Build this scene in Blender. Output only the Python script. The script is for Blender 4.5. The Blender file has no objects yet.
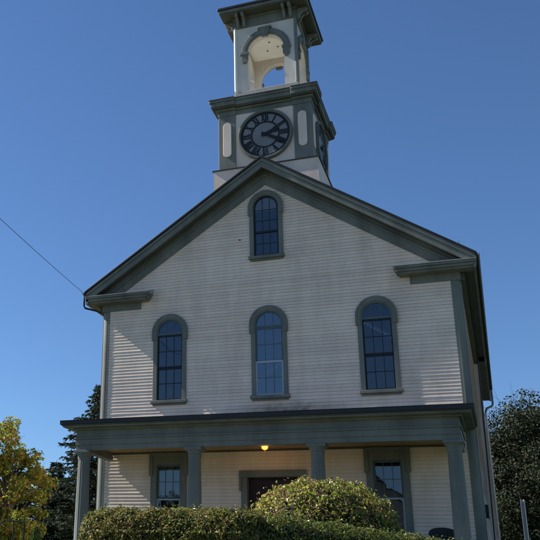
import bpy, math, random
import numpy as np
from mathutils import Vector, Matrix
random.seed(7); rng = np.random.default_rng(7)
D = bpy.data; scene = bpy.context.scene; COL = scene.collection
PI = math.pi
# ------------------------------------------------------------------ materials
def nmat(name):
    m = D.materials.new(name); m.use_nodes = True
    nt = m.node_tree; b = nt.nodes['Principled BSDF']
    return m, nt, b
def N(nt, t, **k):
    n = nt.nodes.new(t)
    for a, v in k.items():
        if a.startswith('i_'): n.inputs[a[2:].replace('_', ' ')].default_value = v
        else: setattr(n, a, v)
    return n
def ramp(nt, stops, src):
    r = nt.nodes.new('ShaderNodeValToRGB'); e = r.color_ramp.elements
    while len(e) > 1: e.remove(e[-1])
    e[0].position = stops[0][0]; e[0].color = (*stops[0][1], 1)
    for p, c in stops[1:]:
        q = e.new(p); q.color = (*c, 1)
    nt.links.new(src, r.inputs['Fac']); return r.outputs['Color']
def mixc(nt, fac, a, b, mode='MIX'):
    n = nt.nodes.new('ShaderNodeMix'); n.data_type = 'RGBA'; n.blend_type = mode
    for s, v in ((n.inputs['Factor'], fac), (n.inputs[6], a), (n.inputs[7], b)):
        if isinstance(v, (int, float)): s.default_value = v
        elif isinstance(v, tuple): s.default_value = (*v, 1)
        else: nt.links.new(v, s)
    return n.outputs[2]
def paint(name, col, dirty, rough=.6, var=.0, sc=1.3, bump=.15, island=False, streak=True):
    m, nt, b = nmat(name)
    tc = N(nt, 'ShaderNodeTexCoord')
    mp = N(nt, 'ShaderNodeMapping'); nt.links.new(tc.outputs['Object'], mp.inputs[0])
    mp.inputs['Scale'].default_value = (1, 1, .35) if streak else (1, 1, 1)
    n1 = N(nt, 'ShaderNodeTexNoise', i_Scale=sc, i_Detail=8., i_Roughness=.65); nt.links.new(mp.outputs[0], n1.inputs['Vector'])
    c = ramp(nt, [(.38, col), (.72, dirty)], n1.outputs['Fac'])
    n2 = N(nt, 'ShaderNodeTexNoise', i_Scale=38., i_Detail=4.); nt.links.new(tc.outputs['Object'], n2.inputs['Vector'])
    s = ramp(nt, [(.3, (.90,)*3), (.7, (1.05,)*3)], n2.outputs['Fac'])
    c = mixc(nt, 1., c, s, 'MULTIPLY')
    if island:
        g = N(nt, 'ShaderNodeNewGeometry')
        s2 = ramp(nt, [(0, (1-var,)*3), (1, (1+var*.4,)*3)], g.outputs['Random Per Island'])
        c = mixc(nt, 1., c, s2, 'MULTIPLY')
    nt.links.new(c, b.inputs['Base Color']); b.inputs['Roughness'].default_value = rough
    b.inputs['Specular IOR Level'].default_value = .3
    if bump:
        bp = N(nt, 'ShaderNodeBump', i_Strength=bump, i_Distance=.004); nt.links.new(n2.outputs['Fac'], bp.inputs['Height'])
        nt.links.new(bp.outputs[0], b.inputs['Normal'])
    return m
M = {}
M['siding'] = paint('cream_clapboard_paint', (.86, .705, .575), (.67, .535, .43), .6, .07, island=True, bump=.1)
def stain(m):
    # sooty run-off patch on the boards just above the porch roof
    nt = m.node_tree; b = nt.nodes['Principled BSDF']; src = b.inputs['Base Color'].links[0].from_socket
    tc = N(nt, 'ShaderNodeTexCoord'); mp = N(nt, 'ShaderNodeMapping'); mp.inputs['Location'].default_value = (-.25, 0, -3.55*1.0)
    mp.inputs['Scale'].default_value = (.42, .5, .5)
    nt.links.new(tc.outputs['Object'], mp.inputs[0])
    gr = N(nt, 'ShaderNodeTexGradient', gradient_type='SPHERICAL'); mp2 = N(nt, 'ShaderNodeMapping'); mp2.inputs['Scale'].default_value = (1, 1, 4)
    nt.links.new(mp.outputs[0], mp2.inputs[0]); nt.links.new(mp2.outputs[0], gr.inputs[0])
    nz = N(nt, 'ShaderNodeTexNoise', i_Scale=5., i_Detail=6.); nt.links.new(tc.outputs['Object'], nz.inputs['Vector'])
    mm = N(nt, 'ShaderNodeMath', operation='MULTIPLY'); nt.links.new(gr.outputs['Fac'], mm.inputs[0]); nt.links.new(nz.outputs['Fac'], mm.inputs[1])
    m3 = N(nt, 'ShaderNodeMath', operation='MULTIPLY', use_clamp=True); nt.links.new(mm.outputs[0], m3.inputs[0]); m3.inputs[1].default_value = 2.0
    nt.links.new(mixc(nt, m3.outputs[0], src, (.20, .15, .11)), b.inputs['Base Color'])
stain(M['siding'])
M['cream'] = paint('cream_trim_paint', (.78, .64, .54), (.60, .48, .40), .6)
M['white'] = paint('white_bead_paint', (.8, .79, .75), (.7, .69, .64), .5)
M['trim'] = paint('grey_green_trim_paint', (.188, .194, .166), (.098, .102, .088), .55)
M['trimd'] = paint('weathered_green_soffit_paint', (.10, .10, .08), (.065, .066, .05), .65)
M['drip'] = paint('dark_roof_edge_metal', (.022, .022, .025), (.035, .033, .033), .5)
M['flash'] = paint('dull_roof_deck', (.36, .35, .33), (.25, .24, .22), .7)
M['ceil'] = paint('tan_ceiling_boards', (.40, .25, .13), (.30, .19, .10), .6)
M['bell'] = paint('pale_belfry_paint', (.70, .635, .565), (.50, .45, .39), .6)
M['clad'] = paint('belfry_ceiling_paint', (.88, .86, .80), (.76, .72, .64), .7, streak=False)
M['door'] = paint('dark_red_door_paint', (.035, .008, .007), (.02, .006, .006), .4)
M['sash_d'] = paint('dark_sash_paint', (.012, .013, .016), (.02, .02, .024), .45)
M['sash_m'] = paint('grey_green_sash_paint', (.10, .14, .155), (.08, .11, .12), .5)
M['sash_w'] = paint('grey_storm_sash', (.36, .42, .47), (.30, .35, .4), .4)
M['black'] = paint('black_clock_paint', (.012, .013, .018), (.02, .02, .025), .55)
M['dial'] = paint('blue_grey_dial', (.23, .235, .24), (.16, .165, .17), .5, streak=False)
M['stone'] = paint('granite_base', (.30, .29, .27), (.18, .175, .165), .85, streak=False, bump=.5)
M['wood'] = paint('grey_porch_deck', (.15, .14, .12), (.09, .085, .075), .7)
M['pole'] = paint('weathered_pole_wood', (.12, .09, .065), (.06, .045, .03), .9)
M['wicker'] = paint('black_wicker', (.018, .018, .02), (.03, .03, .03), .5)
M['cable'] = paint('grey_cable_rubber', (.06, .07, .085), (.07, .08, .09), .6)
M['curtain'] = paint('pale_lace_curtain', (.55, .56, .58), (.42, .43, .45), .9)
M['brass'] = paint('aged_brass', (.55, .36, .10), (.35, .22, .06), .3); M['brass'].node_tree.nodes['Principled BSDF'].inputs['Metallic'].default_value = .9
M['galv'] = paint('galvanised_post', (.33, .34, .35), (.24, .25, .26), .45); M['galv'].node_tree.nodes['Principled BSDF'].inputs['Metallic'].default_value = .35
M['iron'] = paint('black_railing_paint', (.015, .015, .017), (.03, .027, .025), .4)
def shingles():
    m, nt, b = nmat('dark_slate_roof')
    tc = N(nt, 'ShaderNodeTexCoord')
    br = N(nt, 'ShaderNodeTexBrick', i_Scale=2.2, i_Mortar_Size=.012); br.inputs['Color1'].default_value = (.05, .05, .055, 1)
    br.inputs['Color2'].default_value = (.085, .08, .08, 1); br.inputs['Mortar'].default_value = (.02, .02, .02, 1)
    mp = N(nt, 'ShaderNodeMapping'); mp.inputs['Rotation'].default_value = (0, 0, PI/2)
    nt.links.new(tc.outputs['Object'], mp.inputs[0]); nt.links.new(mp.outputs[0], br.inputs['Vector'])
    nt.links.new(br.outputs['Color'], b.inputs['Base Color']); b.inputs['Roughness'].default_value = .8
    return m
M['roof'] = shingles()
def glass(name, tint, refl, rough=.02):
    m = D.materials.new(name); m.use_nodes = True; nt = m.node_tree; nt.nodes.clear()
    out = N(nt, 'ShaderNodeOutputMaterial'); mx = N(nt, 'ShaderNodeMixShader')
    tr = N(nt, 'ShaderNodeBsdfTransparent'); tr.inputs[0].default_value = (*tint, 1)
    gl = N(nt, 'ShaderNodeBsdfGlossy', i_Roughness=rough); gl.inputs[0].default_value = (.9, .95, 1, 1)
    tc = N(nt, 'ShaderNodeTexCoord'); nz = N(nt, 'ShaderNodeTexNoise', i_Scale=2.2, i_Detail=1.)
    ge = N(nt, 'ShaderNodeNewGeometry'); nt.links.new(ge.outputs['Position'], nz.inputs['Vector'])
    bp = N(nt, 'ShaderNodeBump', i_Strength=.22, i_Distance=.012); nt.links.new(nz.outputs['Fac'], bp.inputs['Height'])
    nt.links.new(bp.outputs[0], gl.inputs['Normal'])
    lw = N(nt, 'ShaderNodeFresnel', i_IOR=refl)
    nt.links.new(lw.outputs[0], mx.inputs[0]); nt.links.new(tr.outputs[0], mx.inputs[1]); nt.links.new(gl.outputs[0], mx.inputs[2])
    nt.links.new(mx.outputs[0], out.inputs[0]); return m
M['glass'] = glass('old_window_glass', (.55, .6, .62), 1.95)
M['glass_b'] = glass('bright_storm_glass', (.5, .55, .6), 2.5)
def leafmat(name, stops, trans=.35, rough=.5, nz_scale=1.2, nz_amt=.35):
    m, nt, b = nmat(name)
    g = N(nt, 'ShaderNodeNewGeometry'); tc = N(nt, 'ShaderNodeTexCoord')
    nz = N(nt, 'ShaderNodeTexNoise', i_Scale=nz_scale, i_Detail=3.); nt.links.new(tc.outputs['Object'], nz.inputs['Vector'])
    a = N(nt, 'ShaderNodeMath', operation='MULTIPLY_ADD'); nt.links.new(nz.outputs['Fac'], a.inputs[0])
    a.inputs[1].default_value = nz_amt*3; a.inputs[2].default_value = -nz_amt*1.5
    ad = N(nt, 'ShaderNodeMath', operation='ADD', use_clamp=True); nt.links.new(g.outputs['Random Per Island'], ad.inputs[0]); nt.links.new(a.outputs[0], ad.inputs[1])
    c = ramp(nt, stops, ad.outputs[0])
    nt.links.new(c, b.inputs['Base Color']); b.inputs['Roughness'].default_value = rough
    b.inputs['Specular IOR Level'].default_value = .4
    t = N(nt, 'ShaderNodeBsdfTranslucent'); nt.links.new(c, t.inputs[0])
    mx = N(nt, 'ShaderNodeMixShader'); mx.inputs[0].default_value = trans
    nt.links.new(b.outputs[0], mx.inputs[1]); nt.links.new(t.outputs[0], mx.inputs[2])
    nt.links.new(mx.outputs[0], nt.nodes['Material Output'].inputs[0]); return m
M['hedge'] = leafmat('clipped_hedge_leaf', [(0, (.035, .05, .012)), (.35, (.12, .15, .03)), (.62, (.27, .27, .05)), (.85, (.32, .21, .07)), (1, (.13, .06, .035))])
M['hedge2'] = leafmat('green_hedge_leaf', [(0, (.03, .05, .012)), (.4, (.11, .16, .03)), (.75, (.26, .29, .055)), (1, (.14, .10, .04))])
M['bush'] = leafmat('autumn_bush_leaf', [(0, (.04, .06, .012)), (.3, (.19, .24, .035)), (.6, (.46, .45, .08)), (.82, (.40, .26, .11)), (1, (.20, .09, .07))], .45, .4, 2.2)
M['maple'] = leafmat('turning_maple_leaf', [(0, (.05, .10, .015)), (.3, (.16, .23, .03)), (.62, (.34, .37, .05)), (.82, (.46, .30, .05)), (1, (.30, .13, .03))], .5, .5, .6)
M['needle'] = leafmat('dark_spruce_needles', [(0, (.010, .020, .012)), (.6, (.024, .042, .022)), (1, (.045, .065, .03))], .15, .75)
M['cedar'] = leafmat('bright_cedar_foliage', [(0, (.05, .09, .02)), (1, (.12, .17, .05))], .3)
M['darkleaf'] = leafmat('dark_copper_green_leaf', [(0, (.010, .017, .007)), (.45, (.024, .037, .012)), (.75, (.042, .046, .018)), (1, (.06, .06, .025))], .2, .8, .5)
M['bark'] = paint('grey_brown_bark', (.09, .07, .05), (.045, .035, .025), .95, bump=1.)
M['twig'] = paint('dark_twigs', (.03, .025, .014), (.015, .012, .008), .95, bump=.5)
def grass():
    m, nt, b = nmat('lawn_grass'); tc = N(nt, 'ShaderNodeTexCoord')
    n1 = N(nt, 'ShaderNodeTexNoise', i_Scale=.5, i_Detail=8.); n2 = N(nt, 'ShaderNodeTexNoise', i_Scale=45., i_Detail=4.)
    for n in (n1, n2): nt.links.new(tc.outputs['Object'], n.inputs['Vector'])
    c = ramp(nt, [(.35, (.045, .07, .018)), (.65, (.085, .10, .03))], n1.outputs['Fac'])
    c = mixc(nt, .6, c, ramp(nt, [(.3, (.5,)*3), (.7, (1.2,)*3)], n2.outputs['Fac']), 'MULTIPLY')
    nt.links.new(c, b.inputs['Base Color']); b.inputs['Roughness'].default_value = .9
    bp = N(nt, 'ShaderNodeBump', i_Strength=.8, i_Distance=.04); nt.links.new(n2.outputs['Fac'], bp.inputs['Height']); nt.links.new(bp.outputs[0], b.inputs['Normal'])
    return m
M['grass'] = grass()
M['asphalt'] = paint('asphalt', (.05, .05, .052), (.07, .068, .066), .9, streak=False, bump=.6)
M['concrete'] = paint('concrete', (.34, .33, .31), (.24, .235, .22), .9, streak=False, bump=.4)
# ------------------------------------------------------------------ mesh builder
class MB:
    def __init__(s): s.v = []; s.f = []; s.sm = []
    def add(s, vs, fs, smooth=False):
        o = len(s.v); s.v += [tuple(p) for p in vs]
        for f in fs: s.f.append(tuple(i+o for i in f)); s.sm.append(smooth)
        return s
    def box(s, x0, x1, y0, y1, z0, z1):
        vs = [(x, y, z) for z in (z0, z1) for y in (y0, y1) for x in (x0, x1)]
        return s.add(vs, [(0, 2, 3, 1), (4, 5, 7, 6), (0, 1, 5, 4), (2, 6, 7, 3), (0, 4, 6, 2), (1, 3, 7, 5)])
    def prism(s, poly, d0, d1, ax='y'):
        # poly: 2-D outline, extruded along ax; (a,b) are (x,z) for y, (y,z) for x, (x,y) for z
        n = len(poly)
        def P(a, b, d): return (a, d, b) if ax == 'y' else (d, a, b) if ax == 'x' else (a, b, d)
        vs = [P(a, b, d0) for a, b in poly]+[P(a, b, d1) for a, b in poly]
        fs = [tuple(range(n)), tuple(range(2*n-1, n-1, -1))]+[(i, i+n, (i+1) % n+n, (i+1) % n) for i in range(n)]
        return s.add(vs, fs)
    def strip(s, inner, outer, y0, y1, closed=False):
        # band between two polylines of (x,z), extruded from y0 to y1
        n = len(inner); vs = [(a, y, b) for y in (y0, y1) for L in (inner, outer) for a, b in L]; fs = []
        m = n if closed else n-1
        for i in range(m):
            j = (i+1) % n
            fs += [(i, j, n+j, n+i), (2*n+i, 3*n+i, 3*n+j, 2*n+j), (i, 2*n+i, 2*n+j, j), (n+i, n+j, 3*n+j, 3*n+i)]
        if not closed: fs += [(0, n, 3*n, 2*n), (n-1, 3*n-1, 4*n-1, 2*n-1)]
        return s.add(vs, fs)
    def tube(s, pts, r, n=8, smooth=True, caps=True):
        pts = [Vector(p) for p in pts]; rs = r if isinstance(r, (list, tuple)) else [r]*len(pts)
        vs = []; prev = None
        for i, p in enumerate(pts):
            t = (pts[min(i+1, len(pts)-1)]-pts[max(i-1, 0)]).normalized()
            a = prev if prev is not None else (Vector((0, 0, 1)) if abs(t.z) < .9 else Vector((1, 0, 0)))
            u = (a-t*a.dot(t)).normalized(); prev = u; w = t.cross(u)
            vs += [p+(u*math.cos(2*PI*k/n)+w*math.sin(2*PI*k/n))*rs[i] for k in range(n)]
        fs = [(i*n+k, i*n+(k+1) % n, (i+1)*n+(k+1) % n, (i+1)*n+k) for i in range(len(pts)-1) for k in range(n)]
        s.add(vs, fs, smooth)
        if caps: s.add(vs[:n], [tuple(range(n-1, -1, -1))]); s.add(vs[-n:], [tuple(range(n))])
        return s
    def lathe(s, prof, c, n=24, smooth=True, flutes=0, depth=0.):
        vs = []
        for r, z in prof:
            for k in range(n):
                a = 2*PI*k/n; q = r-(depth*(.5+.5*math.cos(a*flutes)) if flutes else 0)
                vs.append((c[0]+q*math.cos(a), c[1]+q*math.sin(a), c[2]+z))
        m = len(prof)
        fs = [(i*n+k, i*n+(k+1) % n, (i+1)*n+(k+1) % n, (i+1)*n+k) for i in range(m-1) for k in range(n)]
        s.add(vs, fs, smooth); s.add(vs[:n], [tuple(range(n-1, -1, -1))]); s.add(vs[-n:], [tuple(range(n))])
        return s
    def build(s, name, mat, parent=None, loc=None, rz=0, bevel=0):
        me = D.meshes.new(name); me.from_pydata(s.v, [], s.f); me.polygons.foreach_set('use_smooth', s.sm)
        me.materials.append(M[mat] if isinstance(mat, str) else mat); me.update()
        o = D.objects.new(name, me); COL.objects.link(o)
        if parent: o.parent = parent
        if loc: o.location = loc
        o.rotation_euler.z = rz
        if bevel:
            md = o.modifiers.new('bevel', 'BEVEL'); md.width = bevel; md.segments = 2; md.limit_method = 'ANGLE'; md.angle_limit = math.radians(50)
        return o
def tag(o, label, cat, group=None):
    o['label'] = label; o['category'] = cat
    if group: o['group'] = group
    return o
def thing(name, label, cat, loc=(0, 0, 0), rz=0, group=None):
    o = D.objects.new(name, None); COL.objects.link(o); o.location = loc; o.rotation_euler.z = rz; o.empty_display_size = .3
    return tag(o, label, cat, group)
def kids(o): return [c for c in D.objects if c.parent == o]
def copy_tree(o, parent, loc=None, rz=None):
    c = o.copy(); COL.objects.link(c); c.parent = parent
    if loc is not None: c.location = loc
    if rz is not None: c.rotation_euler.z = rz
    for ch in kids(o): copy_tree(ch, c)
    return c
# ------------------------------------------------------------------ ground
def sst(a, b, x):
    t = min(1, max(0, (x-a)/(b-a))); return t*t*(3-2*t)
def hgt(x, y): return 1.75*sst(-23, -13.5, y)+.25*sst(-13, -4, y)
ys = sorted(set([-300, -200, -120, -80, -60, -45, -36]+[-30+.75*i for i in range(60)]+[18, 25, 40, 60, 100, 160, 250, 400]))
xs = [-300, -200, -120, -70, -45]+[-30+2*i for i in range(36)]+[45, 70, 120, 200, 300]
g = MB(); vs = [(x, y, hgt(x, y)) for y in ys for x in xs]; nx = len(xs)
g.add(vs, [(j*nx+i, j*nx+i+1, (j+1)*nx+i+1, (j+1)*nx+i) for j in range(len(ys)-1) for i in range(nx-1)], True)
o = g.build('ground', 'grass'); o['kind'] = 'structure'
o = MB().box(-300, 300, -37, -29.5, -.2, .004).build('road', 'asphalt'); o['kind'] = 'structure'
o = MB().box(-300, 300, -29.5, -29.35, -.2, .12).box(-300, 300, -29.35, -26.9, -.2, .10).build('pavement', 'concrete'); o['kind'] = 'structure'
wk = MB()
for i in range(20):
    y0 = -26.9+i*1.14; y1 = y0+1.13
    wk.add([(-.9, y0, hgt(0, y0)+.02), (.9, y0, hgt(0, y0)+.02), (.9, y1, hgt(0, y1)+.02), (-.9, y1, hgt(0, y1)+.02)], [(0, 1, 2, 3)])
# the garden walk bends round the hedge on its left side
for k in range(len(wk.v)):
    x, y, z = wk.v[k]; wk.v[k] = (x-3.2*sst(-26, -18, y)*(1-sst(-9, -5.5, y)), y, z)
o = wk.build('path', 'concrete'); o['kind'] = 'structure'
# ------------------------------------------------------------------ church
W = 6.0; DEP = 18.5
church = thing('church_building', 'tall cream clapboard church with grey-green trim, columned porch and square clock tower', 'church', (0, 2, 0))
church.location = (0, 0, 0)
def holes_at(z, holes):
    iv = []
    for (kind, cx, hw, z0, z1) in holes:
        if z < z0-.06 or z > z1+.05: continue
        w = hw
        if kind == 'arch':
            zs = z1-hw
            if z > zs: w = math.sqrt(max(0, hw*hw-(z-zs)**2))
            if w < .05: continue
        iv.append((cx-w, cx+w))
    return sorted(iv)
EXP = .11
def clap(u0f, u1f, z0, z1, T, holes=()):
    mb = MB(); n = int(round((z1-z0)/EXP)); prev = {}
    for k in range(n):
        za = z0+k*EXP; zb = za+EXP; u0, u1 = u0f(zb), u1f(zb)
        if u1-u0 < .1: break
        segs = [(u0, u1)]
        for a, b in holes_at(za+.055, holes):
            segs = [q for s in segs for q in ((s[0], min(s[1], a)), (max(s[0], b), s[1])) if q[1]-q[0] > .02]
        rz = random.uniform(-.003, .003)
        for a, b in segs:
            m = max(1, int((b-a)/1.3)); us = [a+(b-a)*i/m for i in range(m+1)]; vs = []
            joint = random.randrange(1, m) if m > 2 and random.random() < .7 else None
            ds = [.0130+random.uniform(-.0028, .0028) for _ in us]; dz = [rz+random.uniform(-.0015, .0015) for _ in us]
            for u, d, q in zip(us, ds, dz):
                vs += [T(u, d, za+q), T(u, .0020, zb-.0125), T(u, -.012, zb-.0115), T(u, -.012, zb+.004), T(u, -.012, za+q+.001)]
            def emit(i0, i1):
                c = [(5*i+a, 5*i+5+a, 5*i+6+a, 5*i+1+a) for i in range(i0, i1) for a in (0, 1, 2)]+[(5*i+4, 5*i+9, 5*i+5, 5*i) for i in range(i0, i1)]
                mb.add(vs[5*i0:5*i1+5], [tuple(q-5*i0 for q in f) for f in c])
            if joint:
                emit(0, joint); jd, jz = random.uniform(-.003, .003), random.uniform(-.0045, .0045); o2 = T(0, jd, jz); o1 = T(0, 0, 0); g_ = T(.004, 0, 0)
                for q in range(5*joint, len(vs)):
                    if q % 5 in (0,): vs[q] = tuple(vs[q][t]+o2[t]-o1[t]+(g_[t]-o1[t] if q < 5*joint+5 else 0) for t in range(3))
                emit(joint, m)
            else: emit(0, m)
    return mb
HOLES = [('arch', -3.45, .50, 7.64, 10.58), ('arch', 0, .50, 7.64, 10.58), ('arch', 3.45, .50, 7.64, 10.58), ('arch', 0, .48, 12.45, 14.80),
         ('rect', -3.43, .46, 3.2, 5.62), ('rect', 3.47, .46, 3.2, 5.62), ('rect', 0, .88, 2.6, 5.16)]
SL = .668; RZ = 16.09
gl = lambda z: min(5.80 if z < 11.25 else W, max(0, (15.75-z)/SL))
clap(lambda z: -gl(z), gl, 2.35, 15.7, lambda u, d, z: (u, -d, z), HOLES).build('front_wall', 'siding', church)
YW = 11.0; XW = 6.13     # the rear half stands a little wider
f0 = lambda z: .20; 
clap(f0, lambda z: YW, 2.35, 11.4, lambda u, d, z: (W+d, u, z)).build('side_wall', 'siding', church)
clap(lambda z: YW, lambda z: DEP, 2.35, 11.0, lambda u, d, z: (XW+d, u, z)).build('side_wall', 'siding', church)
clap(f0, lambda z: YW, 2.35, 11.4, lambda u, d, z: (-W-d, YW+.20-u, z)).build('side_wall', 'siding', church)
clap(lambda z: YW, lambda z: DEP, 2.35, 11.0, lambda u, d, z: (-XW-d, YW+DEP-u, z)).build('side_wall', 'siding', church)
clap(lambda z: -min(XW, gl(z)+.3), lambda z: min(XW, gl(z)+.3), 2.35, 15.7, lambda u, d, z: (-u, DEP+d, z)).build('back_wall', 'siding', church)
for a, b in ((-XW, -W), (W, XW)): MB().box(a, b, YW, YW+.02, 2.35, 11.2).build('wall_return', 'cream', church)
MB().box(-W-.03, W+.03, -.03, YW, 1.6, 2.35).box(-XW-.03, XW+.03, YW, DEP+.03, 1.6, 2.348).build('foundation', 'stone', church)
# corner boards: flat board plus a rounded outer bead
for sx in (-1, 1):
    a, b = sorted((sx*5.74, sx*5.86))
    c = MB().box(a, b, -.024, .03, 2.35, 11.02); a, b = sorted((sx*5.995, sx*6.03)); c.box(a, b, .06, .24, 2.35, 11.3)
    c.build('corner_board', 'trim', church, bevel=.006)
    MB().tube([(sx*5.84, .173, 2.35), (sx*5.84, .173, 11.25)], .20, 40).build('corner_bead', 'trim', church)
    a, b = sorted((sx*(XW-.0), sx*(XW+.03)))
    for y0, y1 in ((YW-.02, YW+.16), (DEP-.16, DEP+.02)): MB().box(a, b, y0, y1, 2.35, 11.0).build('corner_board', 'cream', church)
# frieze below returns, rake frieze
for sx in (-1, 1):
    a, b = sorted((sx*4.55, sx*6.04)); MB().box(a, b, -.05, .01, 11.02, 11.46).build('frieze_board', 'trim', church, bevel=.006)
    # rake frieze on the wall
    top = lambda x: 15.97-SL*x; bot = lambda x: 15.19-SL*x
    MB().prism([(0, bot(0)), (sx*5.46, bot(5.46)), (sx*6.0, bot(5.46)), (sx*6.0, top(6.0)), (0, top(0))], -.045-.001*(sx > 0), .005).build('rake_frieze', 'trim', church)
    MB().prism([(0, bot(0)+.30), (sx*5.9, bot(5.9)+.30), (sx*5.9, bot(5.9)+.37), (0, bot(0)+.37)], -.10-.001*(sx > 0), -.03).build('rake_moulding', 'trim', church)
    # rake soffit and stepped crown
    def rk(d0, d1, y0, y1, xe=6.574): return MB().prism([(0, RZ-d1), (sx*xe, RZ-SL*xe-d1), (sx*xe, RZ-SL*xe-d0), (0, RZ-d0)], y0-.001*(sx > 0), y1)
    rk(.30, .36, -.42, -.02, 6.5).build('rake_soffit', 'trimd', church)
    rk(.20, .42, -.46, -.40, 6.52).build('rake_fascia', 'trim', church, bevel=.005)
    rk(.06, .20, -.50, -.40, 6.55).build('rake_crown', 'trim', church, bevel=.01)
    rk(-.012, .062, -.535, -.40).build('rake_edge', 'drip', church, bevel=.006)
    # main roof slope
    MB().prism([(0, RZ-.10), (sx*6.60, RZ-SL*6.60-.10), (sx*6.60, RZ-SL*6.60-.015), (0, RZ-.015)], -.50, YW).build('roof', 'roof', church)
    MB().prism([(0, RZ-.10), (sx*6.60, RZ-SL*6.60-.10), (sx*6.60, RZ-SL*6.60-.015), (0, RZ-.015)], YW, DEP+.5).build('roof', 'roof', church)
    # cornice return stubs
    x0, x1 = 4.13, 6.50
    def st(z0, z1, y, ein, eo): a, b = sorted((sx*(x0-ein), sx*(x1+eo))); return (a, b, y, 0, z0, z1)
    r = MB(); r.box(*st(11.27, 11.33, -.40, -.12, -.06)); r.box(*st(11.33, 11.42, -.46, -.05, .0)); r.box(*st(11.42, 11.50, -.51, 0, .04))
    r.build('cornice_return', 'trim', church, bevel=.012)
    a, b = sorted((sx*(x0-.03), sx*6.55))
    MB().prism([(-.53, 11.50), (0, 11.50), (0, 11.72), (-.53, 11.525)], a, b, 'x').build('return_cap', 'flash', church)
    # side eaves: soffit, fascia, gutter
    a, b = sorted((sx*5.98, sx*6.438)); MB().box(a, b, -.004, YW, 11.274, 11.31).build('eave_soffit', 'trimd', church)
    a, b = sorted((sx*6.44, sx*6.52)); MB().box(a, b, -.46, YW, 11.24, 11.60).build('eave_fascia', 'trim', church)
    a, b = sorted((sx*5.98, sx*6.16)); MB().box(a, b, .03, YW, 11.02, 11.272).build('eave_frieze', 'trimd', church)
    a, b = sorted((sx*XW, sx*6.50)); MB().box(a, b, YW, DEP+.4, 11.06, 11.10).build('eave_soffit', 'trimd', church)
    a, b = sorted((sx*6.44, sx*6.522)); MB().box(a, b, YW+.002, DEP+.45, 11.04, 11.60).build('eave_fascia', 'trim', church)
    def gutter(x, z, y0, y1):
        prof = [(x+sx*.075*math.cos(t)*1.0, z-.085*math.sin(t)) for t in np.linspace(0, PI, 9)]
        pr2 = [(x+sx*.062*math.cos(t), z-.070*math.sin(t)) for t in np.linspace(0, PI, 9)]
        return MB().strip(pr2, prof, y0, y1)
    gutter(sx*6.575, 11.66, -.53, YW).build('gutter', 'drip', church)
    gutter(sx*6.575, 11.655, YW+.01, DEP+.5).build('gutter', 'drip', church)
MB().tube([(-6.60, -.42, 11.6), (-6.60, -.42, 11.20), (-6.56, -.40, 11.12), (-6.20, -.12, 11.06), (-6.10, .40, 11.0), (-6.09, .5, 2.5)], .036, 8).build('downspout', 'drip', church)
MB().tube([(6.58, DEP+.3, 11.6), (6.58, DEP+.3, 10.85), (6.52, DEP+.25, 10.75), (6.28, DEP+.0, 10.6), (6.22, DEP-.05, 10.4)], .05, 8).build('downspout', 'trim', church)
MB().tube([(6.22, DEP-.05, 10.38), (6.22, DEP-.08, 2.2)], .05, 8).build('downspout', 'cream', church)
MB().tube([(6.19, YW-.25, 11.2), (6.08, YW-.25, 2.2)], .03, 8).build('downspout', 'drip', church)
MB().box(6.02, 6.13, .42, .62, 3.95, 4.32).build('meter_box', 'black', church, bevel=.01)
MB().lathe([(.02, 0), (.035, .005), (.035, .02), (.0, .03)], (0, 0, 0), 10).build('wall_bracket', 'black', church, loc=(-.93, -.035, 13.19))
MB().tube([(6.1, -.45, 11.95), (6.1, -.45, 12.14)], .008, 6).build('roof_spike', 'drip', church)
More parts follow.
